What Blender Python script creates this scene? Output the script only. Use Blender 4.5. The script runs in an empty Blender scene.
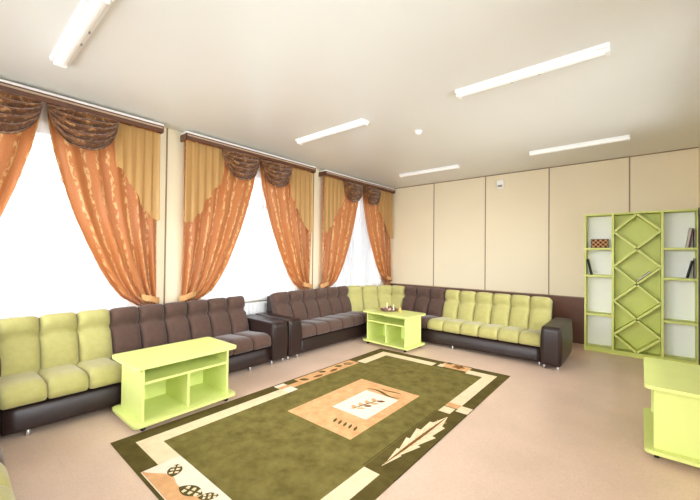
import bpy, bmesh, math, random
from mathutils import Vector, Matrix
random.seed(7)
PI = math.pi
sc = bpy.context.scene
COL = sc.collection

# ------------------------------------------------------------------ room size
XL, XR, YB, YN, HC = -5.06, 0.70, 7.61, -0.86, 3.34
CREAM_Z = 0.84

# ------------------------------------------------------------------ materials
def srgb(r, g, b):
    f = lambda c: (c / 255 / 12.92) if c / 255 <= .04045 else ((c / 255 + .055) / 1.055) ** 2.4
    return (f(r), f(g), f(b), 1)

class N:
    """tiny node helper"""
    def __init__(s, name):
        s.m = bpy.data.materials.new(name); s.m.use_nodes = True
        s.t = s.m.node_tree; s.n = s.t.nodes
        s.b = s.n['Principled BSDF']; s.out = s.n['Material Output']
    def new(s, ty, **kw):
        n = s.n.new(ty)
        for k, v in kw.items():
            if k in n.inputs: n.inputs[k].default_value = v
            else: setattr(n, k, v)
        return n
    def link(s, a, b): s.t.links.new(a, b)
    def coord(s, which='Object'): return s.new('ShaderNodeTexCoord').outputs[which]
    def noise(s, scale, detail=3, vec=None, rough=.5):
        n = s.new('ShaderNodeTexNoise'); n.inputs['Scale'].default_value = scale
        n.inputs['Detail'].default_value = detail; n.inputs['Roughness'].default_value = rough
        if vec is not None: s.link(vec, n.inputs['Vector'])
        return n.outputs['Fac']
    def ramp(s, fac, stops, interp='LINEAR'):
        r = s.new('ShaderNodeValToRGB'); cr = r.color_ramp; cr.interpolation = interp
        while len(cr.elements) > len(stops): cr.elements.remove(cr.elements[-1])
        while len(cr.elements) < len(stops): cr.elements.new(.5)
        for e, (p, c) in zip(cr.elements, stops): e.position = p; e.color = c
        s.link(fac, r.inputs['Fac']); return r.outputs['Color']
    def mix(s, fac, a, b):
        m = s.new('ShaderNodeMix', data_type='RGBA')
        for i, v in ((0, fac), (6, a), (7, b)):
            if hasattr(v, 'links'): s.link(v, m.inputs[i])
            else: m.inputs[i].default_value = v
        return m.outputs[2]
    def math(s, op, a, b=0.0):
        m = s.new('ShaderNodeMath', operation=op)
        for i, v in ((0, a), (1, b)):
            if hasattr(v, 'links'): s.link(v, m.inputs[i])
            else: m.inputs[i].default_value = v
        return m.outputs[0]
    def bump(s, h, strength=.2, dist=.01):
        b = s.new('ShaderNodeBump'); b.inputs['Strength'].default_value = strength
        b.inputs['Distance'].default_value = dist
        s.link(h, b.inputs['Height']); s.link(b.outputs[0], s.b.inputs['Normal'])
        return b.outputs[0]

def plain(name, c, rough=.5, spec=.5, var=.06, scale=6, bump=0, bscale=80, metal=0):
    k = N(name); k.b.inputs['Roughness'].default_value = rough
    k.b.inputs['Specular IOR Level'].default_value = spec; k.b.inputs['Metallic'].default_value = metal
    v = k.coord()
    lo = tuple(x * (1 - var) for x in c[:3]) + (1,); hi = tuple(min(1, x * (1 + var)) for x in c[:3]) + (1,)
    k.link(k.ramp(k.noise(scale, 3, v), [(.3, lo), (.7, hi)]), k.b.inputs['Base Color'])
    if bump: k.bump(k.noise(bscale, 2, v), bump, .004)
    return k.m

M = {}
M['cream_wall'] = plain('cream_wall_panel', srgb(236, 223, 193), .6, .3, .015, 1.5)
M['brown_dado'] = plain('brown_dado_panel', srgb(112, 78, 64), .5, .3, .04, 3)
M['seam'] = plain('brown_seam_strip', srgb(146, 122, 98), .6, .3)
M['ceiling'] = plain('satin_ceiling', srgb(228, 227, 222), .32, .35, .01, 1)
M['white_trim'] = plain('white_trim', srgb(240, 238, 232), .4, .4, .01)
M['rail_brown'] = plain('brown_rail', srgb(96, 58, 36), .35, .5, .1, 20)
M['rail_tan'] = plain('tan_rail_strip', srgb(184, 158, 134), .4, .5, .05, 20)
M['white_metal'] = plain('white_enamel', srgb(243, 243, 243), .35, .5, .01)
M['white_plastic'] = plain('white_plastic', srgb(245, 245, 242), .4, .5, .01)
M['grey_plastic'] = plain('grey_plastic', srgb(150, 148, 145), .4, .5, .01)
M['lime'] = plain('lime_laminate', srgb(217, 226, 138), .42, .4, .02, 4)
M['shelf_lime'] = plain('lime_shelf_laminate', srgb(203, 209, 106), .45, .4, .02, 4)
M['shelf_back'] = plain('pale_backing', srgb(249, 249, 243), .5, .35, .01)
M['edge_lime'] = plain('pale_lime_edging', srgb(212, 218, 120), .45, .4, .02)
M['black_rubber'] = plain('black_rubber', srgb(25, 24, 24), .6, .3)
M['leather'] = plain('dark_brown_leatherette', srgb(44, 30, 27), .36, .36, .1, 9, .15, 260)
M['chrome'] = plain('steel_foot', srgb(205, 205, 205), .3, .5, .02, metal=.6)
M['brown_door'] = plain('dark_brown_door', srgb(62, 44, 30), .4, .4, .12, 8)
M['dark_gap'] = plain('black_gap_shadow', srgb(22, 16, 15), .8, .2)  # black that paints the shadow between seat and base

def fabric(name, c, c2):
    k = N(name); v = k.coord()
    k.b.inputs['Roughness'].default_value = .85; k.b.inputs['Specular IOR Level'].default_value = .2
    k.b.inputs['Sheen Weight'].default_value = .25; k.b.inputs['Sheen Roughness'].default_value = .5
    k.link(k.ramp(k.noise(14, 5, v, .65), [(.3, c), (.7, c2)]), k.b.inputs['Base Color'])
    k.bump(k.noise(420, 2, v), .25, .002)
    return k.m
M['sofa_green'] = fabric('lime_upholstery', srgb(170, 163, 100), srgb(182, 175, 112))
M['sofa_brown'] = fabric('brown_upholstery', srgb(78, 57, 48), srgb(90, 67, 57))

def floor_mat():
    k = N('speckled_linoleum'); v = k.coord()
    a = k.ramp(k.noise(95, 4, v, .7), [(.3, srgb(212, 182, 160)), (.5, srgb(220, 192, 171)), (.7, srgb(228, 202, 182))])
    b = k.ramp(k.noise(2.2, 3, v), [(.35, (.94, .94, .94, 1)), (.7, (1.03, 1.03, 1.03, 1))])
    m = k.new('ShaderNodeMix', data_type='RGBA', blend_type='MULTIPLY'); m.inputs[0].default_value = 1
    k.link(a, m.inputs[6]); k.link(b, m.inputs[7]); k.link(m.outputs[2], k.b.inputs['Base Color'])
    k.b.inputs['Roughness'].default_value = .36; k.b.inputs['Specular IOR Level'].default_value = .45
    return k.m
M['floor'] = floor_mat()

def rug_mat(name, c, c2, scale=7):
    k = N(name); v = k.coord()
    k.b.inputs['Roughness'].default_value = .95; k.b.inputs['Specular IOR Level'].default_value = .1
    n1 = k.noise(scale, 4, v, .65)
    k.link(k.ramp(n1, [(.32, c), (.66, c2)]), k.b.inputs['Base Color'])
    k.bump(k.noise(260, 2, v), .5, .004)
    return k.m
M['rug_field'] = rug_mat('rug_olive', srgb(100, 90, 44), srgb(127, 116, 64))
M['rug_dark'] = rug_mat('rug_dark_olive', srgb(82, 71, 34), srgb(100, 88, 46))
M['rug_cream'] = rug_mat('rug_cream', srgb(226, 206, 166), srgb(236, 218, 182), 14)
M['rug_white'] = rug_mat('rug_ivory', srgb(230, 218, 196), srgb(238, 228, 208), 14)
M['rug_tan'] = rug_mat('rug_tan', srgb(206, 154, 104), srgb(224, 178, 128), 9)
M['rug_brown'] = rug_mat('rug_brown', srgb(112, 74, 36), srgb(140, 96, 52), 20)

def cloth(name, base, gold, dark=None, stripe=.2, trans=.22, alpha=0., thr=.53):
    """woven satin with a climbing gold motif: UV is in metres along and down the cloth"""
    k = N(name); uv = k.coord('UV')
    k.n.remove(k.b)
    sep = k.new('ShaderNodeSeparateXYZ'); k.link(uv, sep.inputs[0])
    wob = k.noise(4, 2, uv)
    x = k.math('ADD', sep.outputs[0], k.math('MULTIPLY', wob, .12))
    st = k.math('ABSOLUTE', k.math('SUBTRACT', k.math('FRACT', k.math('DIVIDE', x, stripe)), .5))
    mp = k.new('ShaderNodeMapping'); mp.inputs['Scale'].default_value = (1, .55, 1); k.link(uv, mp.inputs[0])
    def soft(v, lo, hi):
        m = k.new('ShaderNodeMapRange'); m.interpolation_type = 'SMOOTHSTEP'
        m.inputs['From Min'].default_value = lo; m.inputs['From Max'].default_value = hi
        k.link(v, m.inputs['Value']); return m.outputs['Result']
    mask = soft(st, .19, .06) if stripe < 1 else 1.0
    mo = soft(k.noise(24, 3, mp.outputs[0], .6), thr - .03, thr + .07)
    fine = soft(k.noise(52, 2, uv, .5), .58, .68)
    f = k.math('MAXIMUM', k.math('MULTIPLY', mask, mo), k.math('MULTIPLY', fine, .22))
    col = k.mix(k.math('MULTIPLY', f, .75), base, gold)
    if dark: col = k.mix(k.math('MULTIPLY', soft(k.noise(9, 3, uv), .52, .40), .6), col, dark)
    d = k.new('ShaderNodeBsdfPrincipled'); d.inputs['Roughness'].default_value = .42
    d.inputs['Specular IOR Level'].default_value = .35; d.inputs['Sheen Weight'].default_value = .3
    k.link(col, d.inputs['Base Color'])
    t = k.new('ShaderNodeBsdfTranslucent'); k.link(col, t.inputs[0])
    mx = k.new('ShaderNodeMixShader'); mx.inputs[0].default_value = trans
    k.link(d.outputs[0], mx.inputs[1]); k.link(t.outputs[0], mx.inputs[2])
    o = mx
    if alpha:
        tr = k.new('ShaderNodeBsdfTransparent'); o = k.new('ShaderNodeMixShader'); o.inputs[0].default_value = alpha
        k.link(mx.outputs[0], o.inputs[1]); k.link(tr.outputs[0], o.inputs[2])
    k.link(o.outputs[0], k.out.inputs['Surface'])
    return k.m
M['drape'] = cloth('orange_satin', srgb(188, 117, 65), srgb(230, 192, 130), stripe=.19, thr=.48, trans=.38)
M['swag'] = cloth('brown_gold_jacquard', srgb(118, 72, 38), srgb(196, 146, 92), srgb(76, 42, 18), 9, .08, thr=.55)
M['jabot'] = cloth('gold_voile', srgb(204, 162, 98), srgb(214, 174, 112), stripe=.3, trans=.25, alpha=.14, thr=.62)
M['tie'] = cloth('gold_tie_satin', srgb(212, 158, 98), srgb(236, 196, 140), stripe=.1, trans=.2)

def sheer_mat():
    k = N('white_voile'); k.n.remove(k.b)
    d = k.new('ShaderNodeBsdfDiffuse'); d.inputs[0].default_value = (.95, .95, .95, 1)
    t = k.new('ShaderNodeBsdfTranslucent'); t.inputs[0].default_value = (.93, .93, .95, 1)
    tr = k.new('ShaderNodeBsdfTransparent')
    a = k.new('ShaderNodeMixShader'); a.inputs[0].default_value = .6
    b = k.new('ShaderNodeMixShader'); b.inputs[0].default_value = .30
    k.link(d.outputs[0], a.inputs[1]); k.link(t.outputs[0], a.inputs[2])
    k.link(a.outputs[0], b.inputs[1]); k.link(tr.outputs[0], b.inputs[2])
    k.link(b.outputs[0], k.out.inputs['Surface']); return k.m
M['sheer'] = sheer_mat()

def glass_mat():
    k = N('window_glass'); k.n.remove(k.b)
    tr = k.new('ShaderNodeBsdfTransparent'); g = k.new('ShaderNodeBsdfGlossy'); g.inputs['Roughness'].default_value = .02
    fr = k.new('ShaderNodeFresnel'); fr.inputs[0].default_value = 1.45
    m = k.new('ShaderNodeMixShader'); k.link(fr.outputs[0], m.inputs[0])
    k.link(tr.outputs[0], m.inputs[1]); k.link(g.outputs[0], m.inputs[2])
    k.link(m.outputs[0], k.out.inputs['Surface']); return k.m
M['glass'] = glass_mat()

def lamp_mat(strength):
    k = N('lit_diffuser'); k.b.inputs['Base Color'].default_value = (.95, .95, .93, 1)
    k.b.inputs['Emission Color'].default_value = (1, .98, .94, 1); k.b.inputs['Emission Strength'].default_value = strength
    return k.m
LAMP = .07
SKY_LO, SKY_HI, GROUND = 2.6, 9.6, .55
M['lamp'] = lamp_mat(LAMP)

def chess_mat():
    k = N('checkered_lacquer'); v = k.coord()
    c = k.new('ShaderNodeTexChecker'); c.inputs['Scale'].default_value = 1 / .034
    c.inputs['Color1'].default_value = srgb(70, 28, 16); c.inputs['Color2'].default_value = srgb(196, 148, 96)
    k.link(v, c.inputs['Vector']); k.link(c.outputs[0], k.b.inputs['Base Color'])
    k.b.inputs['Roughness'].default_value = .6; k.b.inputs['Specular IOR Level'].default_value = .2; return k.m
M['checker'] = chess_mat()
M['chess_rim'] = plain('dark_chess_rim', srgb(70, 36, 24), .35)

# ------------------------------------------------------------------ mesh helpers
def box(bm, x0, x1, y0, y1, z0, z1, bev=0, seg=2):
    r = bmesh.ops.create_cube(bm, size=1)
    vs = r['verts']
    for v in vs:
        v.co = Vector(((x0 + x1) / 2 + v.co.x * (x1 - x0), (y0 + y1) / 2 + v.co.y * (y1 - y0), (z0 + z1) / 2 + v.co.z * (z1 - z0)))
    if bev:
        es = list({e for v in vs for e in v.link_edges})
        bmesh.ops.bevel(bm, geom=es, offset=bev, segments=seg, affect='EDGES', profile=.5, clamp_overlap=True)
    return vs

def bm_box(*a, **k):
    bm = bmesh.new(); box(bm, *a, **k); return bm

def prism(bm, pts, z0, z1, mi=0, bottom=True):
    """vertical prism over a plan outline"""
    a = [bm.verts.new((x, y, z0)) for x, y in pts]; b = [bm.verts.new((x, y, z1)) for x, y in pts]
    n = len(pts); fs = [bm.faces.new(b)]
    if bottom: fs.append(bm.faces.new(a[::-1]))
    for i in range(n): fs.append(bm.faces.new((a[i], a[(i + 1) % n], b[(i + 1) % n], b[i])))
    for f in fs: f.material_index = mi
    return fs

def rrect(x0, x1, y0, y1, r, n=6):
    p = []
    for cx, cy, a0 in ((x1 - r, y1 - r, 0), (x0 + r, y1 - r, 90), (x0 + r, y0 + r, 180), (x1 - r, y0 + r, 270)):
        for i in range(n + 1):
            a = math.radians(a0 + 90 * i / n); p.append((cx + r * math.cos(a), cy + r * math.sin(a)))
    return p

def cyl(bm, c, r, h, axis='z', n=16, r2=None):
    r2 = r if r2 is None else r2
    res = bmesh.ops.create_cone(bm, cap_ends=True, segments=n, radius1=r, radius2=r2, depth=h)
    R = {'z': Matrix(), 'x': Matrix.Rotation(PI / 2, 4, 'Y'), 'y': Matrix.Rotation(-PI / 2, 4, 'X')}[axis]
    bmesh.ops.transform(bm, matrix=Matrix.Translation(c) @ R, verts=res['verts'])
    return res['verts']

def lathe(bm, prof, c=(0, 0, 0), n=16):
    rings = []
    for r, z in prof:
        rings.append([bm.verts.new((c[0] + r * math.cos(2 * PI * i / n), c[1] + r * math.sin(2 * PI * i / n), c[2] + z)) for i in range(n)])
    for a, b in zip(rings, rings[1:]):
        for i in range(n): bm.faces.new((a[i], a[(i + 1) % n], b[(i + 1) % n], b[i]))
    bm.faces.new(rings[0][::-1]); bm.faces.new(rings[-1])

def soft_box(dx, dy, dz, r, n=(10, 10, 10), deform=None):
    """closed rounded box spanning 0..dx, 0..dy, 0..dz; deform(p, q) moves each point (q: -1..1 in each axis)"""
    bm = bmesh.new(); h = Vector((dx / 2, dy / 2, dz / 2)); seen = {}
    rr = min(r, h.x * .98, h.y * .98, h.z * .98)
    def grid(k, half):   # denser near the rims
        return [half * math.sin(PI / 2 * (2 * i / k - 1)) if k > 2 else half * (2 * i / k - 1) for i in range(k + 1)]
    G = [grid(n[0], h.x), grid(n[1], h.y), grid(n[2], h.z)]
    def vert(i, j, k):
        key = (i, j, k)
        if key not in seen:
            q = Vector((G[0][i], G[1][j], G[2][k]))
            c = Vector([max(-h[a] + rr, min(h[a] - rr, q[a])) for a in range(3)])
            d = q - c
            p = c + (d.normalized() * rr if d.length > 1e-9 else d)
            u = Vector((p.x / h.x, p.y / h.y, p.z / h.z))
            if deform: p = deform(p + h, u)
            else: p = p + h
            seen[key] = bm.verts.new(p)
        return seen[key]
    for ax in range(3):
        a, b = [(1, 2), (0, 2), (0, 1)][ax]
        for side in (0, n[ax]):
            for i in range(n[a]):
                for j in range(n[b]):
                    q = []
                    for di, dj in ((0, 0), (1, 0), (1, 1), (0, 1)):
                        ix = [0, 0, 0]; ix[ax] = side; ix[a] = i + di; ix[b] = j + dj; q.append(vert(*ix))
                    try: bm.faces.new(q)
                    except ValueError: pass
    bmesh.ops.recalc_face_normals(bm, faces=bm.faces)
    return bm

def sheet(nu, nv, fn, uvfn=None):
    """open cloth sheet: fn(u, v) -> point"""
    bm = bmesh.new(); uvl = bm.loops.layers.uv.new('UVMap')
    V = [[bm.verts.new(fn(i / nu, j / nv)) for j in range(nv + 1)] for i in range(nu + 1)]
    for i in range(nu):
        for j in range(nv):
            f = bm.faces.new((V[i][j], V[i + 1][j], V[i + 1][j + 1], V[i][j + 1]))
            for lp, (a, b) in zip(f.loops, ((i, j), (i + 1, j), (i + 1, j + 1), (i, j + 1))):
                lp[uvl].uv = uvfn(a / nu, b / nv) if uvfn else (a / nu, b / nv)
    return bm

def obj(name, bm, mats, parent=None, smooth=False, recalc=True, world=True):
    """link bm as ONE mesh object with its origin at its base centre; coordinates are the place's own"""
    if recalc: bmesh.ops.recalc_face_normals(bm, faces=bm.faces)
    xs = [v.co for v in bm.verts]
    lo = Vector([min(c[i] for c in xs) for i in range(3)]); hi = Vector([max(c[i] for c in xs) for i in range(3)])
    org = Vector(((lo.x + hi.x) / 2, (lo.y + hi.y) / 2, lo.z))
    bmesh.ops.translate(bm, vec=-org, verts=bm.verts)
    me = bpy.data.meshes.new(name); bm.to_mesh(me); bm.free()
    if not isinstance(mats, (list, tuple)): mats = [mats]
    for m in mats: me.materials.append(M[m])
    if smooth:
        for p in me.polygons: p.use_smooth = True
    o = bpy.data.objects.new(name, me); COL.objects.link(o)
    if parent is not None:
        o.parent = parent
        base = Vector((0, 0, 0)); p = parent
        while p is not None: base += p.location; p = p.parent
        o.location = org - base
    else: o.location = org
    return o

def tag(o, label, cat, group=None):
    o['label'] = label; o['category'] = cat
    if group: o['group'] = group
    return o
def thing(name, label, cat, loc, group=None):
    o = bpy.data.objects.new(name, None); COL.objects.link(o); o.location = loc
    o.empty_display_size = .1
    return tag(o, label, cat, group)
def struct(o): o['kind'] = 'structure'; return o
def dup(root, loc, rotz, label, group=None):
    r = root.copy(); COL.objects.link(r); r.location = loc; r.rotation_euler = (0, 0, rotz); r['label'] = label
    if group: r['group'] = group
    for ch in list(root.children):
        c = ch.copy(); COL.objects.link(c); c.parent = r
        for g in list(ch.children):
            d = g.copy(); COL.objects.link(d); d.parent = c
    return r
def solid(o, t):
    m = o.modifiers.new('thickness', 'SOLIDIFY'); m.thickness = t; m.offset = 0
    return o

# ------------------------------------------------------------------ the shell
T = .2
struct(obj('floor', bm_box(XL - .5, XR + T, YN - T, YB + T, -.1, 0), 'floor'))
struct(obj('ceiling', bm_box(XL - .5, XR + T, YN - T, YB + T, HC, HC + .1), 'ceiling'))
struct(obj('wall_back', bm_box(XL - .5, XR + T, YB, YB + T, 0, HC), 'cream_wall'))
RFILL_WIN = [(.95, 1.3), (4.55, 1.4)]                                       # added unseen windows in the right wall for fill light: centre y, half width
es = [YN] + [e for c, h in RFILL_WIN for e in (c - h, c + h)] + [YB]
for a, b in zip(es[0::2], es[1::2]): struct(obj('wall_right', bm_box(XR, XR + T, a, b, 0, HC), 'cream_wall'))
for c, h in RFILL_WIN:
    struct(obj('wall_right', bm_box(XR, XR + T, c - h, c + h, 0, 1.0), 'cream_wall'))
    struct(obj('wall_right', bm_box(XR, XR + T, c - h, c + h, 3.05, HC), 'cream_wall'))
NFILL_WIN = [(-3.60, 1.25), (-.75, 1.25)]                                   # unseen windows added behind the camera to brighten the room: centre x, half width
ns, nh = 1.0, 3.05
es = [XL - .5] + [e for c, h in NFILL_WIN for e in (c - h, c + h)] + [XR + T]
for a, b in zip(es[0::2], es[1::2]): struct(obj('wall_near', bm_box(a, b, YN - T, YN, 0, HC), 'cream_wall'))
for c, h in NFILL_WIN:
    struct(obj('wall_near', bm_box(c - h, c + h, YN - T, YN, 0, ns), 'cream_wall'))
    struct(obj('wall_near', bm_box(c - h, c + h, YN - T, YN, nh, HC), 'cream_wall'))

WIN = [(0.68, -.50, 1.87), (3.42, 2.17, 4.68), (6.23, 4.96, 7.53)]     # split, rail ends
HALF, SILL, HEAD = 0.98, .82, 3.02
XO = XL - .40                                                          # outside face
edges = [YN] + [e for w in WIN for e in (w[0] - HALF, w[0] + HALF)] + [YB]
for a, b in zip(edges[0::2], edges[1::2]): struct(obj('wall_left', bm_box(XO, XL, a, b, 0, HC), 'cream_wall'))         # piers
for w in WIN:
    struct(obj('wall_left', bm_box(XO, XL, w[0] - HALF, w[0] + HALF, HEAD, HC), 'cream_wall'))                            # lintel
    struct(obj('wall_left', bm_box(XO, XL - .17, w[0] - HALF, w[0] + HALF, 0, SILL - .04), 'cream_wall'))                 # recessed spandrel

def window(i, yc):
    xw = XL - .26; y0, y1 = yc - HALF, yc + HALF
    bm = bmesh.new(); f = .06
    for (a, b, c, d) in ((y0, y1, SILL, SILL + f), (y0, y1, HEAD - f, HEAD), (y0, y0 + f, SILL, HEAD), (y1 - f, y1, SILL, HEAD),
                         (yc - .32 - f / 2, yc - .32 + f / 2, SILL, HEAD), (yc + .32 - f / 2, yc + .32 + f / 2, SILL, HEAD),
                         (y0, y1, 2.42, 2.42 + f)):
        box(bm, xw, xw + .07, a, b, c, d, .006)
    w = struct(obj('window_%d' % i, bm, 'white_plastic'))
    obj('pane', bm_box(xw + .03, xw + .04, y0 + .03, y1 - .03, SILL + .03, HEAD - .03), 'glass', w)
    obj('sill', bm_box(XL - .2, XL - .02, y0, y1, SILL - .04, SILL, .01), 'white_trim', w)
for i, w in enumerate(WIN): window(i + 1, w[0])
for i, (c, h) in enumerate(NFILL_WIN):
    bm = bmesh.new(); f = .06
    for (a, b, z0, z1) in ((c - h, c + h, ns, ns + f), (c - h, c + h, nh - f, nh), (c - h, c - h + f, ns, nh), (c + h - f, c + h, ns, nh), (c - f / 2, c + f / 2, ns, nh)):
        box(bm, a, b, YN - .16, YN - .09, z0, z1, .006)
    w = struct(obj('window_%d' % (i + 4), bm, 'white_plastic'))  # invented near-wall window, put in for fill light
    obj('pane', bm_box(c - h + .03, c + h - .03, YN - .13, YN - .12, ns + .03, nh - .03), 'glass', w)

for i, (c, h) in enumerate(RFILL_WIN):
    bm = bmesh.new(); f = .06
    for (a, b, z0, z1) in ((c - h, c + h, ns, ns + f), (c - h, c + h, nh - f, nh), (c - h, c - h + f, ns, nh), (c + h - f, c + h, ns, nh), (c - f / 2, c + f / 2, ns, nh)):
        box(bm, XR + .09, XR + .16, a, b, z0, z1, .006)
    w = struct(obj('window_%d' % (i + 6), bm, 'white_plastic'))  # invented right-wall window, lights the curtain side
    obj('pane', bm_box(XR + .12, XR + .13, c - h + .03, c + h - .03, ns + .03, nh - .03), 'glass', w)

# brown dado panels, seams between the cream panels
def dado(name, *a): struct(obj(name, bm_box(*a), 'brown_dado'))
dado('trim_1', XL, XR, YB - .012, YB, 0, CREAM_Z)
bm = bmesh.new(); box(bm, XL, XR, YB - .018, YB, CREAM_Z, CREAM_Z + .018)
struct(obj('trim_2', bm, 'seam'))
n = 3
for k in range(4):
    x = -3.793 + 1.2184 * k
    struct(obj('trim_%d' % n, bm_box(x - .009, x + .009, YB - .006, YB, CREAM_Z + .018, HC), 'seam')); n += 1
for y in (1.994, 4.82):
    struct(obj('trim_%d' % n, bm_box(XL, XL + .008, y - .009, y + .009, 0, HC), 'seam')); n += 1
struct(obj('trim_%d' % n, bm_box(XL, XR, YB - .014, YB, HC - .014, HC), 'seam')); n += 1
# door in the right wall beside the bookcase
bm = bmesh.new()
for a in ((6.10, 6.20, 0, 2.33), (7.03, 7.13, 0, 2.33), (6.10, 7.13, 2.23, 2.33)): box(bm, XR - .05, XR, a[0], a[1], a[2], a[3], .006)
d = struct(obj('door_1', bm, 'brown_door'))
obj('door_leaf', bm_box(XR - .02, XR, 6.2, 7.03, .005, 2.23), 'brown_door', d)
bm = bmesh.new(); cyl(bm, (XR - .045, 6.29, 1.02), .011, .05, 'x'); box(bm, XR - .08, XR - .06, 6.28, 6.40, 1.01, 1.03, .006)
obj('door_handle', bm, 'chrome', d)

# ------------------------------------------------------------------ ceiling lights
def ceiling_light(x, y, label):
    t = thing('ceiling_light', label, 'light', (x, y, HC - .058), 'fluorescent ceiling lights')
    L = .65
    bm = bmesh.new()      # sheet-steel pan, trapezoid in section
    sec = [(-.075, 0), (.075, 0), (.064, -.026), (-.064, -.026)]
    a = [bm.verts.new((x - L, y + p, HC + q)) for p, q in sec]; b = [bm.verts.new((x + L, y + p, HC + q)) for p, q in sec]
    bm.faces.new(a); bm.faces.new(b[::-1])
    for i in range(4): bm.faces.new((a[i], b[i], b[(i + 1) % 4], a[(i + 1) % 4]))
    obj('housing', bm, 'white_metal', t)
    bm = bmesh.new()      # ribbed diffuser with a rounded belly
    sec = [(.042 * math.cos(a), -.026 - .028 * math.sin(a)) for a in [PI * i / 8 for i in range(9)]]
    a = [bm.verts.new((x - L + .03, y + p, HC + q)) for p, q in sec]; b = [bm.verts.new((x + L - .03, y + p, HC + q)) for p, q in sec]
    bm.faces.new(a); bm.faces.new(b[::-1])
    for i in range(9): bm.faces.new((a[i], b[i], b[(i + 1) % 9], a[(i + 1) % 9]))
    obj('diffuser', bm, 'lamp', t)
    for s in (-1, 1):
        xx = x + s * (L - .015)
        obj('end_cap', bm_box(xx - .016, xx + .016, y - .047, y + .047, HC - .058, HC - .026, .008), 'white_plastic', t)
    for s in (-.12, .12):
        obj('clip', bm_box(x + s - .012, x + s + .012, y + .041, y + .053, HC - .042, HC - .026, .004), 'grey_plastic', t)
    return t
for (x, y, l) in ((-3.40, .66, 'long white ceiling light nearest the camera, above the near window'),
                  (-.82, .66, 'long white ceiling light above the near end of the right wall'),
                  (-3.36, 3.50, 'long white ceiling light between smoke detector and middle window'),
                  (-.84, 3.52, 'long white ceiling light between smoke detector and right wall'),
                  (-3.32, 6.38, 'long white ceiling light by the far corner of windows and back wall'),
                  (-.76, 6.32, 'long white ceiling light near the back wall above the bookcase')):
    ceiling_light(x, y, l)

t = thing('smoke_detector', 'small round white smoke detector on the ceiling', 'detector', (-2.38, 4.27, HC - .05))
bm = bmesh.new(); lathe(bm, [(.055, 0), (.055, -.018), (.045, -.024)][::-1], (-2.38, 4.27, HC), 20)
obj('base', bm, 'white_plastic', t, True)
bm = bmesh.new(); lathe(bm, [(.018, -.05), (.034, -.044), (.04, -.024)], (-2.38, 4.27, HC), 20)
obj('sensor_cap', bm, 'white_plastic', t, True)
t = thing('alarm_box', 'small white square alarm box high on the back wall', 'alarm', (-2.26, YB - .05, 3.03))
obj('case', bm_box(-2.33, -2.19, YB - .05, YB + .002, 3.03, 3.2, .012), 'white_plastic', t)
obj('grille', bm_box(-2.305, -2.215, YB - .056, YB - .05, 3.055, 3.1, .002), 'grey_plastic', t)

# ------------------------------------------------------------------ curtains
XD, XS, XJ, XG = XL + .098, XL + .022, XL + .150, XL + .168   # drape, voile, jabot, swag planes
RAIL_Z = 3.20
def interp(z, tab):
    for (a, wa), (b, wb) in zip(tab, tab[1:]):
        if z >= b:
            t = (z - b) / (a - b); return wb + (wa - wb) * t
    return tab[-1][1]
WID = [(3.25, 1.0), (3.0, .985), (2.71, .94), (2.24, .83), (1.97, .755), (1.73, .675), (1.46, .56), (1.29, .47), (1.12, .35), (1.02, .24), (.95, .165), (.90, .155), (.8, .2), (.5, .24)]
def drape(split, outer, label, seed):
    rnd = random.Random(seed); W = abs(outer - split) - .02; s = 1 if split > outer else -1
    ph = rnd.random() * 6; k1 = 4.2 + rnd.random() * 1.0; k2 = 10 + rnd.random() * 2
    zb, zt = .55, 3.235
    def fn(u, v):
        z = zt + (zb - zt) * v
        w = interp(z, WID)
        # the sweep to the tie: the inner threads drop lower than the outer ones
        y = outer + s * W * w * (u + .05 * math.sin(2 * PI * u * k1 * .5 + ph) * (1 - u) * u)
        amp = .022 + .022 * (1 - w)
        if z < .9: amp = .02
        x = XD + amp * math.sin(2 * PI * k1 * u + ph + .6 * math.sin(2 * z)) + .006 * math.sin(2 * PI * k2 * u + 2.3 * z + ph)
        x += .03 * (1 - abs(2 * u - 1)) * max(0, min(1, (2.6 - z) / 1.5)) * (1 if z > .9 else .3)
        zz = z - (.10 * u * max(0, 1 - abs(z - 1.15) / .6) if z > .95 else 0)
        x -= .020 * max(0, min(1, (1.08 - z) / .15))
        return (max(XL + .052, min(x, XL + (.138 if z > 1 else .118))), y, zz)
    t = obj('drape', sheet(96, 90, fn, lambda u, v: (u * W * 1.35, (1 - v) * 2.7)), 'drape', None, True, False)
    tag(t, label, 'curtain', 'orange drapes at the windows')
    # tie band wrapped around the gathered cloth, hooked to the pier
    def band(u, v):
        a = 2 * PI * u; w = W * .165
        yc = outer + s * (w / 2 - .02); hy = w / 2 + .016
        y = yc + hy * math.cos(a)
        x = XD + .012 + .062 * math.sin(a)
        z = .985 - .035 * (v - .5) * 2 * 1.2 + s * .035 * math.cos(a) + .004 * math.sin(5 * a)
        return (max(x, XL + .012), y, z)
    b = obj('tieback', sheet(40, 4, band, lambda u, v: (u * .6, v * .07)), 'tie', t, True, False); solid(b, .004)
    return t
def swag(y0, y1, label, seed):
    rnd = random.Random(seed); yc, a = (y0 + y1) / 2, (y1 - y0) / 2; drop = .40; ph = rnd.random() * 3
    def fn(u, v):
        q = 2 * u - 1
        e = max(0, 1 - abs(q) ** 2.3) ** .62
        fold = 2 * abs(math.sin(PI * 5.2 * v + ph + .5 * q)) - 1.2
        y = yc + a * q * (1.0 + .03 * math.sin(PI * v))
        z = RAIL_Z - .010 - drop * e * v - .03 * v
        x = XG + e * (.046 + .05 * math.sin(PI * min(1, v * 1.02)) + .038 * fold + .006 * math.sin(13 * q + 9 * v + ph)) + .008 * math.sin(9 * q + 3 * v)
        return (x, y, z)
    o = solid(obj('swag', sheet(36, 60, fn, lambda u, v: (u * .7, v * .9)), 'swag', None, True, False), .003)
    return tag(o, label, 'swag', 'brown swags under the curtain rails')
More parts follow.
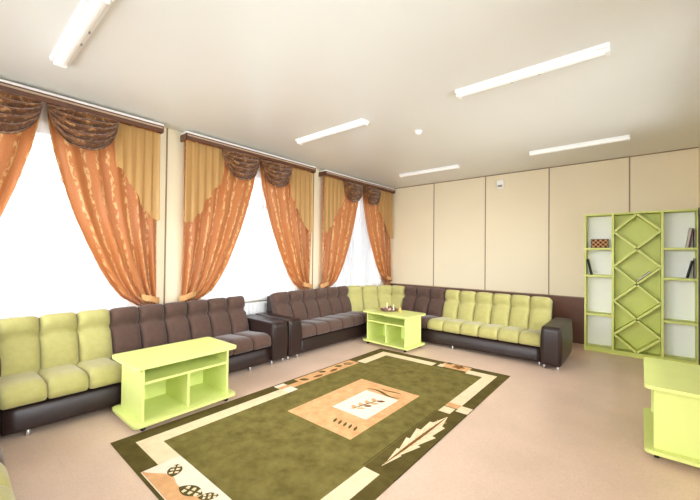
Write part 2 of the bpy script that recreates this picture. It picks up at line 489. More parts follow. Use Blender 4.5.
def jabot(yi, yo, label, seed):
    rnd = random.Random(seed); W = yo - yi; pl = 5.0; ph = rnd.random() * 3
    def zbot(u):
        tab = [(0, 2.86), (.08, 2.66), (.30, 2.54), (.34, 2.44), (.52, 2.36), (.56, 2.20), (.74, 2.13), (.78, 2.06), (1, 2.02)]
        for (a, za), (b, zb) in zip(tab, tab[1:]):
            if u <= b: break
        z = za + (zb - za) * (u - a) / (b - a)
        return z + .012 * math.sin(u * 58) + .007 * math.sin(u * 131)
    def fn(u, v):
        zb = zbot(u); zt = RAIL_Z - .010
        y = yi + W * (u + .012 * math.sin(2 * PI * pl * u + ph) * v)
        x = XJ + (.004 + .008 * v) * math.sin(2 * PI * pl * u + ph) + .002 * math.sin(2 * PI * 11 * u + ph)
        return (x, y, zt + (zb - zt) * v)
    o = obj('jabot', sheet(110, 24, fn, lambda u, v: (u * abs(W) * 1.6, (1 - v) * 1.2)), 'jabot', None, True, False)
    return tag(o, label, 'valance', 'gold tails beside the swags')
def voile(y0, y1, label, seed):
    rnd = random.Random(seed); ph = rnd.random() * 6
    def fn(u, v):
        return (XS + .012 * math.sin(2 * PI * 15 * u + ph) + .006 * math.sin(2 * PI * 37 * u), y0 + (y1 - y0) * u, 3.24 + (.825 - 3.24) * v)
    o = obj('sheer_curtain', sheet(220, 8, fn), 'sheer', None, True, False)
    return tag(o, label, 'sheer curtain', 'white sheer curtains')
def rail(y0, y1, label):
    t = thing('curtain_rail', label, 'curtain rail', (XL + .1, (y0 + y1) / 2, RAIL_Z), 'brown curtain rails')
    obj('fascia', bm_box(XL + .198, XL + .212, y0, y1, RAIL_Z - .008, RAIL_Z + .045, .003), 'rail_brown', t)
    obj('pale_strip', bm_box(XL + .195, XL + .205, y0, y1, RAIL_Z + .045, RAIL_Z + .068, .002), 'rail_tan', t)
    obj('brown_strip', bm_box(XL + .195, XL + .208, y0, y1, RAIL_Z + .068, RAIL_Z + .082, .002), 'rail_brown', t)
    obj('track', bm_box(XL, XL + .195, y0 + .01, y1 - .01, RAIL_Z + .05, RAIL_Z + .082, .003), 'white_plastic', t)
    obj('white_cap', bm_box(XL, XL + .205, y0 - .004, y1 + .004, RAIL_Z + .082, HC - .03, .006), 'white_trim', t)
    for y in (y0 + .007, y1 - .007):
        obj('end_cap', bm_box(XL + .002, XL + .212, y - .007, y + .007, RAIL_Z - .008, RAIL_Z + .082, .003), 'rail_brown', t)
WN = ['near', 'middle', 'far']
for i, (c, a, b) in enumerate(WIN):
    nm = WN[i]
    rail(a, b, 'brown faced curtain rail with white top edge above the %s window' % nm)
    voile(c - 1.02, c + 1.02, 'white sheer curtain glowing in front of the %s window' % nm, i)
    drape(c, a + .02, 'orange gold-figured drape tied back on the %s side of the %s window' % ('camera', nm) if i else 'orange gold-figured drape at the left picture edge, near side of the near window', i * 10 + 1)
    drape(c, b - .02, 'orange gold-figured drape tied back on the far side of the %s window' % nm, i * 10 + 2)
    swag(c - .68, c - .022, 'pleated brown and gold swag on the camera side of the %s window top' % nm, i * 10 + 3)
    swag(c + .022, c + .68, 'pleated brown and gold swag on the far side of the %s window top' % nm, i * 10 + 4)
    jabot(c - .64, a + .02, 'stepped gold tail hanging at the camera side of the %s window' % nm, i * 10 + 5)
    jabot(c + .64, b - .02, 'stepped gold tail hanging at the far side of the %s window' % nm, i * 10 + 6)

# radiator seen between the two sofas
t = thing('radiator', 'white sectional radiator under the middle window, seen between the two sofas', 'radiator', (XL - .06, 3.4, .12))
for k in range(14):
    y = 2.86 + k * .08
    bm = bmesh.new(); box(bm, XL - .09, XL + .01, y + .004, y + .076, .14, .755, .012)
    box(bm, XL + .01, XL + .018, y + .012, y + .068, .17, .75, .003)
    obj('section', bm, 'white_metal', t)
bm = bmesh.new(); cyl(bm, (XL - .04, 3.48, .70), .014, 1.24, 'y'); cyl(bm, (XL - .04, 3.48, .2), .014, 1.24, 'y'); cyl(bm, (XL - .04, 4.10, .35), .014, .70); obj('pipe', bm, 'white_metal', t, True)
for y in (2.96, 3.88):
    obj('bracket', bm_box(XL - .165, XL - .08, y - .02, y + .02, .6, .66), 'grey_plastic', t)

# ------------------------------------------------------------------ sofas
def frame_left(xf, sgn=1):        # front at X = xf, back towards -X, runs along Y
    return lambda s, t, z: Vector((xf - s, t, z))
def frame_back(yf):               # front at Y = yf, back towards +Y, runs along X
    return lambda s, t, z: Vector((t, yf + s, z))
def frame_near(yf):               # front at Y = yf, back towards -Y
    return lambda s, t, z: Vector((t, yf - s, z))
def xform(bm, F):
    for v in bm.verts: v.co = F(v.co.x, v.co.y, v.co.z)
    return bm

def seat_cushion(F, t0, t1, mat, root, s0=.0):
    w = t1 - t0; D = .62
    def df(p, q):
        s, t, z = p; k = s / D
        edge = abs(q.y) ** 5
        # plump top that falls toward the back, rolled front lip
        if q.z > 0: z -= .030 * max(0, 1 - max(s, 0) / .13) ** 2; z += (.028 * (1 - edge)) * q.z * (1 - .5 * k) + .035 * (1 - k) * q.z - .008 * edge
        if q.x < 0: s += -.028 * (1 - edge) * (1 - q.z ** 2) * -q.x
        return Vector((s, t * .996 + .002 * w, z))
    bm = soft_box(D, w + .008, .135, .036, (10, 12, 7), df)
    bmesh.ops.translate(bm, vec=(s0, t0 - .004, .278), verts=bm.verts)
    return obj('seat_cushion', xform(bm, F), mat, root, True)

def back_cushion(F, t0, t1, mat, root, place=None):
    w = t1 - t0; Hh = .60
    def df(p, q):
        d, t, h = p; v = h / Hh; edge = abs(q.y) ** 4.5
        lobe = .040 * math.exp(-((v - .30) / .24) ** 2) + .048 * math.exp(-((v - .86) / .13) ** 2) - .030 * math.exp(-((v - .66) / .05) ** 2)
        tuck = .070 * math.exp(-((v - .66) / .05) ** 2) * abs(q.y) ** 2
        if q.x < 0: d += (-(lobe + .012) * (1 - edge) + tuck + .012 * edge) * min(1, -q.x * 1.2)
        if q.z > .0: h -= .015 * abs(q.y) ** 4 * q.z
        return Vector((d, t * .996 + .002 * w, h))
    bm = soft_box(.15, w + .008, Hh, .034, (6, 14, 26), df)
    # lean: bottom front at s=.52, z=.36; top front at s=.72, z=.95
    a = math.radians(18)
    for v in bm.verts:
        d, t, h = v.co
        v.co = Vector((.53 + d * math.cos(a) + h * math.sin(a), t0 + t - .004, .375 + h * math.cos(a) - d * math.sin(a)))
    return obj('back_cushion', xform(bm, place or F), mat, root, True)

def armrest(F, t0, t1, root, s0=0, s1=1.03):
    w = t1 - t0
    def df(p, q):
        s, t, z = p
        bul = .018 * (1 - q.z ** 2)
        t += bul * q.y
        s -= .016 * (1 - q.z ** 2) * max(0, -q.x)
        return Vector((s, t, z))
    bm = soft_box(s1 - s0, w - .02, .55, .03, (12, 8, 10), df)
    bmesh.ops.translate(bm, vec=(s0, t0 + .01, .055), verts=bm.verts)
    a = obj('armrest', xform(bm, F), 'leather', root, True)
    # piped front panel
    def df2(p, q): return Vector((p.x - .016 * (1 - q.z ** 2), p.y, p.z))
    bm = soft_box(.03, w - .05, .50, .014, (4, 8, 10), df2)
    bmesh.ops.translate(bm, vec=(s0 - .012, t0 + .025, .08), verts=bm.verts)
    obj('front_panel', xform(bm, F), 'leather', a, True)
    return a

def foot(F, s, t, root):
    bm = bmesh.new(); c = F(s, t, .03); cyl(bm, (c.x, c.y, .03), .014, .06, 'z', 12, .016)
    obj('foot', bm, 'chrome', root, True)

def base_block(F, t0, t1, root, s0=.03, s1=.90):
    def df(p, q):
        s, t, z = p
        if q.x < 0: s += .035 * (z - .05) / .2 - .012 * (1 - q.z ** 2)
        return Vector((s, t, z))
    bm = soft_box(s1 - s0, t1 - t0, .205, .02, (8, 8, 8), df)
    bmesh.ops.translate(bm, vec=(s0, t0, .055), verts=bm.verts)
    obj('base', xform(bm, F), 'leather', root, True)
    bm = bm_box(s0 + .07, s1 - .05, t0 + .01, t1 - .01, .25, .30)
    obj('gap_shadow', xform(bm, F), 'dark_gap', root)  # black strip standing in for the shadow gap under the seats
def back_board(F, t0, t1, root):
    bm = bmesh.new()
    sec = [(.70, .2), (.90, .2), (.90, .84), (.88, .87), (.82, .87), (.68, .45)]
    a = [bm.verts.new((s, t0, z)) for s, z in sec]; b = [bm.verts.new((s, t1, z)) for s, z in sec]
    bm.faces.new(a); bm.faces.new(b[::-1])
    for i in range(len(sec)): bm.faces.new((a[i], b[i], b[(i + 1) % len(sec)], a[(i + 1) % len(sec)]))
    obj('back_board', xform(bm, F), 'leather', root)

def row(fn, F, t0, widths, mats, root, **k):
    t = t0
    for w, m in zip(widths, mats):
        a, b = (t, t + w) if w > 0 else (t + w, t)
        fn(F, a, b, m, root, **k); t += w
    return t

def corner(F1, F2, P1, P2, pts, mat, root, mirror):
    """chamfered corner: three back cushions along P1-P2 (plan, at cushion top front) and a filler seat over pts"""
    P1, P2 = Vector(P1), Vector(P2); d = (P2 - P1); L = d.length; d.normalize()
    nrm = Vector((-d.y, d.x)) * mirror        # away from the sitter
    def place(s, t, z):
        q = P1 + d * t + nrm * (s - .735); return Vector((q.x, q.y, z))
    for k in range(3): back_cushion(None, L / 3 * k, L / 3 * (k + 1), mat, root, place)
    return place

def filler(pts, seat_mat, root):
    bm = bmesh.new(); prism(bm, pts, .30, .425)
    es = [e for e in bm.edges if abs(e.verts[0].co.z - e.verts[1].co.z) < 1e-5 and e.verts[0].co.z > .4] + [e for e in bm.edges if abs(e.verts[0].co.z - e.verts[1].co.z) > .05]
    bmesh.ops.bevel(bm, geom=es, offset=.03, segments=4, affect='EDGES')
    obj('seat_cushion', bm, seat_mat, root, True)
    bm = bmesh.new(); prism(bm, pts, .055, .26)
    bmesh.ops.bevel(bm, geom=[e for e in bm.edges if abs(e.verts[0].co.z - e.verts[1].co.z) > .05], offset=.02, segments=2, affect='EDGES')
    obj('base', bm, 'leather', root)

G_, B_ = 'sofa_green', 'sofa_brown'
# -- sofa in the far corner
root = thing('corner_sofa', 'tufted corner sofa with lime corner section, filling the far corner by the back wall', 'sofa', (-4.4, 5.9, 0), 'tufted corner sofas')
FL = frame_left(-4.0); FB = frame_back(5.60)
armrest(FL, 3.345, 3.60, root, 0, .90)
row(back_cushion, FL, 3.60, [.317] * 6, [B_] * 6, root)
row(seat_cushion, FL, 3.60, [.317] * 6, [B_] * 6, root)
base_block(FL, 3.60, 5.50, root); back_board(FL, 3.60, 5.50, root)
corner(FL, FB, (-4.735, 5.50), (-4.14, 6.335), None, G_, root, 1)
filler([(-4.0, 5.50), (-3.93, 5.62), (-3.80, 5.66), (-3.80, 6.22), (-4.25, 6.25), (-4.62, 5.80), (-4.62, 5.50)], B_, root)
back_cushion(FB, -4.14, -3.80, G_, root)
row(back_cushion, FB, -3.80, [.303] * 3, [B_] * 3, root); row(back_cushion, FB, -2.89, [.30] * 6, [G_] * 6, root)
row(seat_cushion, FB, -3.80, [.295] * 3, [B_] * 3, root); row(seat_cushion, FB, -2.915, [.304] * 6, [G_] * 6, root)
base_block(FB, -3.80, -1.09, root); back_board(FB, -4.2, -1.09, root)
armrest(FB, -1.09, -.83, root, -.06, .95)
for s, t in ((.06, 3.38), (.06, 3.56), (.06, 5.4), (.8, 3.4)): foot(FL, s, t, root)
for s, t in ((.05, -2.45), (.08, -1.13), (.0, -1.05), (-.02, -.88), (.85, -.88), (.85, -3.0), (.85, -4.1)): foot(FB, s, t, root)

# -- sofa under the near windows, turning along the near wall
root = thing('corner_sofa', 'tufted corner sofa with lime and brown sections, along the two nearer windows', 'sofa', (-4.4, .6, 0), 'tufted corner sofas')
FN = frame_near(.23)
armrest(FL, 3.045, 3.325, root, 0, .90)
row(back_cushion, FL, 3.035, [-.2955] * 6, [B_] * 6, root); row(back_cushion, FL, 1.262, [-.308] * 3, [G_] * 3, root)
row(seat_cushion, FL, 3.035, [-.303] * 6, [B_] * 6, root); row(seat_cushion, FL, 1.217, [-.30] * 3, [G_] * 3, root)
base_block(FL, .33, 3.045, root); back_board(FL, .33, 3.045, root)
corner(FL, FN, (-4.76, .30), (-4.14, -.47), None, B_, root, -1)
filler([(-4.0, .32), (-3.93, .20), (-3.80, .17), (-3.80, -.39), (-4.25, -.42), (-4.62, .03), (-4.62, .32)], B_, root)
back_cushion(FN, -4.14, -3.80, B_, root)
row(back_cushion, FN, -3.80, [.35] * 3, [B_] * 3, root); row(back_cushion, FN, -2.75, [.30] * 6, [G_] * 6, root)
row(seat_cushion, FN, -3.80, [.35] * 3, [B_] * 3, root); row(seat_cushion, FN, -2.75, [.30] * 6, [G_] * 6, root)
base_block(FN, -3.80, -.95, root); back_board(FN, -4.2, -.95, root)
armrest(FN, -.95, -.68, root, 0, 1.02)
for s, t in ((.06, 3.08), (.06, 3.28), (.06, 2.72), (.8, 3.1), (.06, .5)): foot(FL, s, t, root)
for s, t in ((.06, -.9), (.06, -.73), (.85, -.8), (.85, -4.1)): foot(FN, s, t, root)

# ------------------------------------------------------------------ low tables (long side open toward +X at rest)
def make_table(label):
    t = thing('low_table', label, 'table', (0, 0, 0), 'lime low tables')
    w, l = .31, .50                                        # half width (x), half length (y)
    bm = bmesh.new(); prism(bm, rrect(-w, w, -l, l, .05), .055, .083); obj('base_board', bm, 'lime', t)
    bm = bmesh.new(); prism(bm, rrect(-w - .01, w, -l - .005, l + .005, .05), .562, .59); obj('tabletop', bm, 'lime', t)
    for s in (-1, 1):
        y = s * (l - .085)
        obj('side_panel', bm_box(-w + .05, w - .058, y - .011, y + .011, .083, .562), 'lime', t)
    obj('back_panel', bm_box(-w + .05, -w + .066, -l + .096, l - .096, .083, .562), 'lime', t)
    obj('shelf', bm_box(-w + .066, w - .066, -l + .096, l - .096, .405, .427), 'lime', t)
    obj('divider', bm_box(-w + .066, w - .07, -.010, .010, .083, .405), 'lime', t)
    for sx in (-1, 1):
        for sy in (-1, 1):
            bm = bmesh.new(); cx, cy = sx * (w - .075), sy * (l - .09)
            cyl(bm, (cx, cy, .024), .024, .03, 'x', 14); box(bm, cx - .02, cx + .02, cy - .018, cy + .018, .035, .055, .004)
            obj('caster', bm, 'black_rubber', t)
    return t
tab = make_table('lime green low table with open shelves, between the nearer sofa and the rug')
tab.location = (-3.655, 1.585, 0); tab.rotation_euler = (0, 0, math.radians(1.0))
far = dup(tab, (-3.335, 5.16, 0), math.radians(-90 - 3), 'lime green low table holding a dish of ornaments, by the far corner sofa'); far.scale = (.93, .97, 1)
dup(tab, (.335, 4.12, 0), PI, 'lime green low table against the right wall, showing its solid end panel')

# ornaments on the far table
def top_thing(name, label, cat, prof, x, y, mat, group=None, n=14):
    bm = bmesh.new(); lathe(bm, prof, (x, y, .591), n)
    return tag(obj(name, bm, mat, None, True), label, cat, group)
M['ornament_brown'] = plain('mauve_brown_glaze', srgb(128, 92, 84), .45, .4, .25, 30)
M['ornament_pale'] = plain('pale_pink_glaze', srgb(196, 164, 146), .45, .4, .2, 30)
M['candle'] = plain('ivory_wax', srgb(240, 228, 190), .5, .4, .02)
M['candle_amber'] = plain('amber_wax', srgb(222, 170, 96), .5, .4, .02)
cx, cy = -3.47, 5.22
dish = top_thing('ornament_dish', 'shallow brown dish of small ornaments on the far lime table', 'dish',
                 [(.10, 0), (.15, .012), (.175, .03), (.165, .03), (.14, .016), (.05, .012)], cx, cy, 'ornament_brown', None, 24)
def shell(x, y, r, h, mat, label):
    bm = bmesh.new()
    lathe(bm, [(r * .5, 0), (r, h * .25), (r * .95, h * .5), (r * .6, h * .78), (r * .15, h)], (x, y, .591 + .016), 10)
    for v in bm.verts:
        a = math.atan2(v.co.y - y, v.co.x - x); v.co.x += .12 * r * math.cos(5 * a); v.co.y += .12 * r * math.sin(5 * a)
    return tag(obj('ornament', bm, mat, None, True), label, 'ornament', 'small ornaments in the dish')
OR = 'small rounded brown or pale pink ornament lying in the dish on the far table'
for (dx, dy, r, h, m) in ((-.10, .0, .036, .05, 'ornament_pale'), (-.03, -.07, .034, .045, 'ornament_brown'), (.05, -.06, .034, .05, 'ornament_pale'),
                          (.0, .05, .036, .06, 'ornament_brown'), (.09, .03, .034, .055, 'ornament_brown'), (-.06, .08, .03, .05, 'ornament_brown')):
    shell(cx + dx, cy + dy, r, h, m, OR)
for (dx, dy, h, m, l) in ((-.045, .005, .12, 'candle', 'slim ivory candle standing in the ornament dish, nearer the windows'),
                          (.125, -.045, .105, 'candle', 'slim ivory candle standing in the ornament dish, farther from the windows')):
    bm = bmesh.new(); lathe(bm, [(.014, 0), (.011, h * .3), (.009, h), (.002, h + .006)], (cx + dx, cy + dy, .591 + .0165), 12)
    tag(obj('candle', bm, m, None, True), l, 'candle', 'candles on the far table')
bm = bmesh.new(); lathe(bm, [(.024, 0), (.027, .01), (.02, .05), (.012, .085), (.003, .1)], (cx + .23, cy + .0, .591), 14)
tag(obj('candle', bm, 'candle_amber', None, True), 'short amber candle on the far table beside the ornament dish', 'candle', 'candles on the far table')

# ------------------------------------------------------------------ bookcase
YF, YK = 7.15, 7.43; X0, X1 = -.735, .665; ZT = 2.33; XA, XB_ = -.345, .262
root = thing('bookcase', 'tall lime bookcase with diamond lattice centre, standing against the back wall', 'bookcase', (-.035, 7.3, 0))
for x in (X0 + .0125, X1 - .0125): obj('side_panel', bm_box(x - .0125, x + .0125, YF, YK, 0, ZT - .025), 'shelf_lime', root)
for x in (XA, XB_): obj('upright', bm_box(x - .016, x + .016, YF, YK - .008, .07, ZT - .025), 'shelf_lime', root)
obj('top_panel', bm_box(X0, X1, YF, YK, ZT - .025, ZT), 'shelf_lime', root)
obj('plinth', bm_box(X0 + .025, X1 - .025, YF + .01, YK, 0, .07), 'shelf_lime', root)
obj('back_panel', bm_box(X0 + .025, XA - .016, YK - .008, YK, .07, ZT - .025), 'shelf_back', root)
obj('back_panel', bm_box(XB_ + .016, X1 - .025, YK - .008, YK, .07, ZT - .025), 'shelf_back', root)
obj('back_panel', bm_box(XA + .016, XB_ - .016, YF + .21, YF + .218, .07, ZT - .025), 'shelf_lime', root)
SH = (1.755, 1.295, .64)
for z in SH:
    obj('shelf', bm_box(X0 + .025, XA - .016, YF, YK - .008, z - .034, z), 'shelf_lime', root)
    obj('shelf', bm_box(XB_ + .016, X1 - .025, YF, YK - .008, z - .034, z), 'shelf_lime', root)
cxm = (XA + XB_) / 2; hw = (XB_ - XA) / 2 - .0125
zc = [2.305, 1.735, 1.165, .60, .07]
def slat(xa, za, xb, zb):
    d = Vector((xb - xa, 0, zb - za)); n = Vector((-d.z, 0, d.x)).normalized() * .016
    bm = bmesh.new(); p = [Vector((xa, 0, za)) - n, Vector((xb, 0, zb)) - n, Vector((xb, 0, zb)) + n, Vector((xa, 0, za)) + n]
    a = [bm.verts.new((q.x, YF + .004, q.z)) for q in p]; b = [bm.verts.new((q.x, YF + .21, q.z)) for q in p]
    bm.faces.new(a); bm.faces.new(b[::-1])
    for i in range(4): bm.faces.new((a[i], b[i], b[(i + 1) % 4], a[(i + 1) % 4]))
    obj('lattice_slat', bm, 'shelf_lime', root)
for za, zb in zip(zc, zc[1:]):
    zm = (za + zb) / 2; e = .016 if za < 2.3 else .0; e2 = .014
    for s in (-1, 1):
        slat(cxm + s * .008, za - e2, cxm + s * hw, zm); slat(cxm + s * hw, zm, cxm + s * .008, zb + e2)

for o in root.children:                                    # pale edging on the boards' front edges
    if o.data.materials[0] == M['shelf_lime']:
        o.data.materials.append(M['edge_lime'])
        for f in o.data.polygons:
            if f.normal.y < -.9 and not (o.name.startswith('back_panel') or o.name.startswith('plinth')): f.material_index = 1

# things on the shelves
t = thing('chess_box', 'folded checkered brown and cream chess box on the upper left shelf', 'board game', (-.53, 7.26, SH[0]))
obj('checkered_side', bm_box(-.645, -.415, 7.235, 7.255, SH[0] + .008, SH[0] + .146), 'checker', t)
obj('case', bm_box(-.655, -.405, 7.255, 7.31, SH[0] + .0005, SH[0] + .154, .003), 'chess_rim', t)
M['book_black'] = plain('black_cover', srgb(38, 36, 34), .65, .2)
M['book_grey'] = plain('grey_cover', srgb(132, 124, 118), .65, .2)
M['book_white'] = plain('white_cover', srgb(206, 200, 190), .65, .2)
M['book_red'] = plain('plum_cover', srgb(104, 70, 70), .65, .2)
M['paper'] = plain('book_paper', srgb(232, 226, 210), .8)
def book(x, z, th, h, lean, cover, label, d=.16, y=7.2, group='books on the side shelves'):
    """standing book leaning by 'lean' degrees; x is the foot of its spine's near corner"""
    t = thing('book', label, 'book', (x, y, z), group)
    R = Matrix.Rotation(math.radians(lean), 4, 'Y')
    lift = abs(math.sin(math.radians(lean))) * (th if lean > 0 else 0)
    for nm, c, m in (('cover', (0, th * .12, 0, d, 0, h), cover), ('cover', (th * .88, th, 0, d, 0, h), cover), ('spine', (th * .12, th * .88, 0, .004, 0, h), cover),
                     ('pages', (th * .12, th * .88, .004, d - .004, .004, h - .004), 'paper')):
        bm = bm_box(c[0], c[1], c[2], c[3], c[4], c[5])
        bmesh.ops.transform(bm, matrix=Matrix.Translation((x, y, z + lift + .0005)) @ R, verts=bm.verts)
        obj(nm, bm, m, t)
book(-.651, SH[1], .022, .27, -12, 'book_black', 'black book leaning on the left second shelf, below the chess box', y=7.17)
xr = X1 - .025
book(xr - .1115, SH[0], .022, .30, 8, 'book_white', 'pale thin book leaning on the top right shelf, outermost of three')
book(xr - .0885, SH[0], .022, .29, 8, 'book_red', 'plum book leaning on the top right shelf, middle of three')
book(xr - .024, SH[0], .022, .27, 0, 'book_grey', 'grey book upright on the top right shelf, against the bookcase side')
book(xr - .104, SH[1], .020, .27, 12, 'book_black', 'black book leaning on the second right shelf')
book(xr - .023, SH[1], .020, .30, 0, 'book_grey', 'tall grey book on the second right shelf behind the leaning black one')
# magazine lying in the second diamond of the lattice
t = thing('magazine', 'grey magazine lying on a slanting slat of the diamond lattice', 'magazine', (.06, 7.25, 1.30))
za, xa, zb, xb = zc[2], cxm, (zc[1] + zc[2]) / 2, cxm + hw
ang = math.atan2(zb - za, xb - xa); L = .235
for nm, o0, o1, m in (('cover', .0, .003, 'book_grey'), ('pages', .003, .013, 'paper'), ('cover', .013, .016, 'book_grey')):
    bm = bm_box(0, L, -.0, .17, o0, o1)
    bmesh.ops.transform(bm, matrix=Matrix.Translation((xa, 7.16, za)) @ Matrix.Rotation(-ang, 4, 'Y') @ Matrix.Translation((.035, 0, .030)), verts=bm.verts)
    obj(nm, bm, m, t)

# ------------------------------------------------------------------ rug
RX, RY, RW, RL = -3.37, .925, 2.05, 3.93
RM = ['rug_field', 'rug_dark', 'rug_cream', 'rug_white', 'rug_tan', 'rug_brown']
FI, DK, CR, WH, TA, BR = range(6)
bm = bmesh.new()
def uv(u, v): return (RX + u, RY + v + (u - 1.0) * .03 * v / 3.9)
def poly(pts, mi, lev): prism(bm, [uv(*p) for p in pts], .001, .008 + lev * .0012, mi)
def rect(u0, u1, v0, v1, mi, lev): poly([(u0, v0), (u1, v0), (u1, v1), (u0, v1)], mi, lev)
rect(0, RW, 0, RL, DK, 0)
rect(.30, 1.79, .30, 3.64, FI, 1)
# cream bands
for r in ((.15, .30, .14, 1.66), (.30, .62, .14, .30), (1.36, 1.79, .14, .30), (1.79, 1.93, .14, 1.13),
          (.15, .30, 3.10, 3.79), (.30, 1.08, 3.64, 3.79), (1.56, 1.79, 3.64, 3.79), (1.79, 1.93, 2.62, 3.79)): rect(*r, CR, 2)
# front white panel with a tan wave and spotted leaves
rect(.62, 1.36, .02, .30, WH, 3)
poly([(.625, .025), (.625, .034)] + [(.63 + i * .03, .035 + .12 * (lambda q: q * q * (3 - 2 * q))(min(1, i / 8)) + .022 * math.sin(i * .42)) for i in range(25)] + [(1.355, .14), (1.355, .025)], TA, 4)
def leaf(c, ang, L, w, mi, lev, stripes=None):
    ca, sa = math.cos(ang), math.sin(ang)
    def P(a, b): return (c[0] + a * ca - b * sa, c[1] + a * sa + b * ca)
    n = 12
    up = [P(-L / 2 + L * i / n, w * math.sin(PI * i / n) ** .8) for i in range(n + 1)]
    dn = [P(-L / 2 + L * i / n, -w * math.sin(PI * i / n) ** .8) for i in range(n - 1, 0, -1)]
    poly(up + dn, mi, lev)
    if stripes is not None:
        for k in (-.25, 0, .25):
            for s in (-1, 1):
                poly([P(k * L, s * .12 * w), P(k * L + .14 * L, s * .15 * w), P(k * L + .10 * L, s * .68 * w), P(k * L - .0 * L, s * .6 * w)][::s], stripes, lev + 1)
leaf((.78, .19), 2.5, .15, .05, DK, 5, CR); leaf((1.08, .165), .35, .20, .05, DK, 5, CR); leaf((1.22, .215), .9, .13, .035, DK, 5, CR)
# left tan strip with leaves, cream and dark squares
rect(.03, .30, 1.66, 1.80, WH, 3); rect(.10, .17, 1.66, 1.80, TA, 4)
rect(.03, .22, 1.80, 3.06, TA, 3); rect(.03, .12, 1.80, 1.97, DK, 4); rect(.22, .30, 1.80, 3.10, FI, 2)
for c, a, L, w, m in (((.125, 2.06), .8, .12, .035, DK), ((.165, 2.27), 1.5, .17, .028, BR), ((.09, 2.42), .9, .11, .032, DK),
                      ((.165, 2.57), 1.7, .17, .03, BR), ((.10, 2.74), .9, .12, .035, DK), ((.13, 2.92), 1.2, .16, .05, DK)):
    leaf(c, a, L, w, m, 5, TA if w > .045 else None)
# far block with a flower
rect(1.08, 1.56, 3.64, 3.93, DK, 2); rect(1.16, 1.56, 3.70, 3.90, TA, 3); rect(1.14, 1.22, 3.68, 3.80, CR, 4); rect(1.20, 1.27, 3.86, 3.93, DK, 5)
for k in range(5): leaf((1.40 + .045 * math.cos(k * 1.257), 3.82 + .045 * math.sin(k * 1.257)), k * 1.257, .09, .028, BR, 5)
# right squares and the feather leaf
rect(1.79, 1.93, 2.52, 2.62, TA, 3); rect(1.79, 1.91, 2.36, 2.50, CR, 3); rect(1.93, 2.05, 2.46, 2.61, CR, 3)
rect(1.765, 2.05, 1.14, 2.36, DK, 2)
rect(1.78, 1.785, 1.14, 2.36, FI, 3)
A0, A1 = Vector((1.885, 1.22)), Vector((1.925, 2.28)); ax = A1 - A0; nn = Vector((-ax.y, ax.x)).normalized()
def side(s, off):
    out = []; T_ = 5
    for k in range(T_):
        for f in (0.02, .98):
            a = (k + f + off) / (T_ + off); h = .105 * math.sin(PI * min(1, a ** 1.45)) ** .85
            q = A0 + ax * min(a, .999) + nn * s * (h * (.60 + .40 * f)); out.append((q.x, q.y))
    return out
poly([tuple(A0)] + side(-1, .0) + [tuple(A1)] + side(1, .4)[::-1], CR, 4)
leaf(tuple((A0 + A1) / 2), math.atan2(ax.y, ax.x), ax.length * .96, .014, BR, 5)
for s in (-1, 1):
    for k in range(6):
        b = A0 + ax * (.22 + k * .11); e = b + ax * .12 + nn * s * .045
        poly([tuple(b + nn * s * .008), tuple(b + nn * s * .008 + ax * .014), tuple(e + ax * .006), tuple(e)][::s], TA, 5)
# centre medallion
rect(.65, 1.47, 1.35, 2.56, TA, 3); rect(.92, 1.355, 1.72, 2.30, WH, 4)
def ribbon(pts, w, mi, lev):
    up, dn = [], []
    for i, p in enumerate(pts):
        p = Vector(p); d = Vector(pts[min(i + 1, len(pts) - 1)]) - Vector(pts[max(i - 1, 0)]); n_ = Vector((-d.y, d.x)).normalized()
        t_ = w * math.sin(PI * (i + .3) / (len(pts) - .4)); up.append(tuple(p + n_ * t_)); dn.append(tuple(p - n_ * t_))
    poly(up + dn[::-1], mi, lev)
ribbon([(.90 + .04 * i, 2.35 + .03 * math.sin(i * .55)) for i in range(12)], .016, DK, 5)
ribbon([(1.02 + .03 * i, 2.45 - .012 * math.sin(i * .6)) for i in range(10)], .013, BR, 5)
for k in range(5): leaf((1.14 + k * .062, 1.52), 1.9, .085, .013, DK, 5)
for k in range(4):
    leaf((1.09 + .02 * k, 1.86 + k * .09), 2.4, .10, .026, TA, 5); leaf((1.17 + .02 * k, 1.88 + k * .09), .7, .09, .024, BR if k % 2 else TA, 5)
ribbon([(1.10 + .012 * i, 1.80 + .045 * i) for i in range(9)], .008, BR, 6)
tag(obj('rug', bm, RM), 'olive green rug with cream border and tan leaf medallion on the floor', 'rug')

# ------------------------------------------------------------------ daylight
w = bpy.data.worlds.new('overcast_sky'); sc.world = w; w.use_nodes = True
bg = w.node_tree.nodes['Background']; bg.inputs[0].default_value = (.92, .965, 1, 1)
wt = w.node_tree                                   # overcast sky over snow, made brighter towards the added near and right windows
tc = wt.nodes.new('ShaderNodeTexCoord'); 
mr = wt.nodes.new('ShaderNodeMapRange'); mr.interpolation_type = 'SMOOTHSTEP'
mr.inputs['From Min'].default_value = -.35; mr.inputs['From Max'].default_value = .8
mr.inputs['To Min'].default_value = SKY_LO; mr.inputs['To Max'].default_value = SKY_HI
dt = wt.nodes.new('ShaderNodeVectorMath'); dt.operation = 'DOT_PRODUCT'; dt.inputs[1].default_value = (.60, -.80, 0)
wt.links.new(tc.outputs['Generated'], dt.inputs[0]); wt.links.new(dt.outputs['Value'], mr.inputs['Value']); sp = wt.nodes.new('ShaderNodeSeparateXYZ'); wt.links.new(tc.outputs['Generated'], sp.inputs[0])
gr = wt.nodes.new('ShaderNodeMapRange'); gr.inputs['From Min'].default_value = -.06; gr.inputs['From Max'].default_value = .04
gr.inputs['To Min'].default_value = GROUND; gr.inputs['To Max'].default_value = 1.0; wt.links.new(sp.outputs[2], gr.inputs['Value'])
ml = wt.nodes.new('ShaderNodeMath'); ml.operation = 'MULTIPLY'
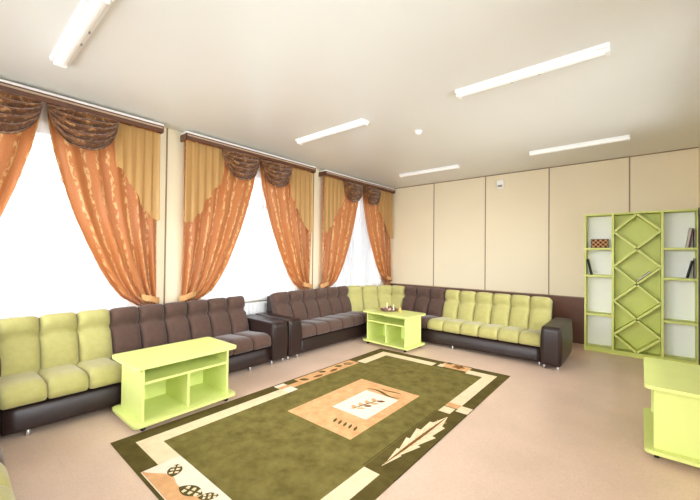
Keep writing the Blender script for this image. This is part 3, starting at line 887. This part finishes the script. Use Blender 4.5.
wt.links.new(mr.outputs['Result'], ml.inputs[0]); wt.links.new(gr.outputs['Result'], ml.inputs[1]); wt.links.new(ml.outputs[0], bg.inputs[1])
for c, a, b in WIN:        # sampling portals in the window openings
    l = bpy.data.lights.new('window_portal', 'AREA'); l.shape = 'RECTANGLE'; l.size = HEAD - SILL; l.size_y = 2 * HALF
    l.cycles.is_portal = True
    o = bpy.data.objects.new('window_portal', l); COL.objects.link(o)
    o.location = (XO - .01, c, (SILL + HEAD) / 2); o.rotation_euler = (0, -PI / 2, 0)
for c, h in NFILL_WIN:
    l = bpy.data.lights.new('window_portal', 'AREA'); l.shape = 'RECTANGLE'; l.size = 2 * h; l.size_y = nh - ns
    l.cycles.is_portal = True
    o = bpy.data.objects.new('window_portal', l); COL.objects.link(o)
    o.location = (c, YN - T - .01, (ns + nh) / 2); o.rotation_euler = (PI / 2, 0, 0)

for c, h in RFILL_WIN:
    l = bpy.data.lights.new('window_portal', 'AREA'); l.shape = 'RECTANGLE'; l.size = nh - ns; l.size_y = 2 * h
    l.cycles.is_portal = True
    o = bpy.data.objects.new('window_portal', l); COL.objects.link(o)
    o.location = (XR + T + .01, c, (ns + nh) / 2); o.rotation_euler = (0, PI / 2, 0)

# ------------------------------------------------------------------ camera
yaw, p, r, fpx = 0.7014, 0.0127, 0.0107, 343.41
fw = Vector((-math.sin(yaw) * math.cos(p), math.cos(yaw) * math.cos(p), math.sin(p)))
rt = Vector((math.cos(yaw), math.sin(yaw), 0)); up = rt.cross(fw)
rt2 = rt * math.cos(r) + up * math.sin(r); up2 = up * math.cos(r) - rt * math.sin(r)
cam = bpy.data.cameras.new('camera'); co = bpy.data.objects.new('camera', cam); COL.objects.link(co)
mat = Matrix((rt2, up2, -fw)).transposed().to_4x4(); mat.translation = (0, 0, 1.6); co.matrix_world = mat
cam.sensor_width = 36; cam.lens = fpx / 700 * 36; cam.clip_start = .05
sc.camera = co
sc.view_settings.view_transform = 'Standard'; sc.view_settings.look = 'None'
sc.view_settings.exposure = 0.77; sc.view_settings.gamma = 1; sc.view_settings.use_curve_mapping = False
sc.cycles.use_denoising = True
sc.cycles.max_bounces = 12; sc.cycles.diffuse_bounces = 6; sc.cycles.transparent_max_bounces = 12
sc.cycles.sample_clamp_indirect = 8
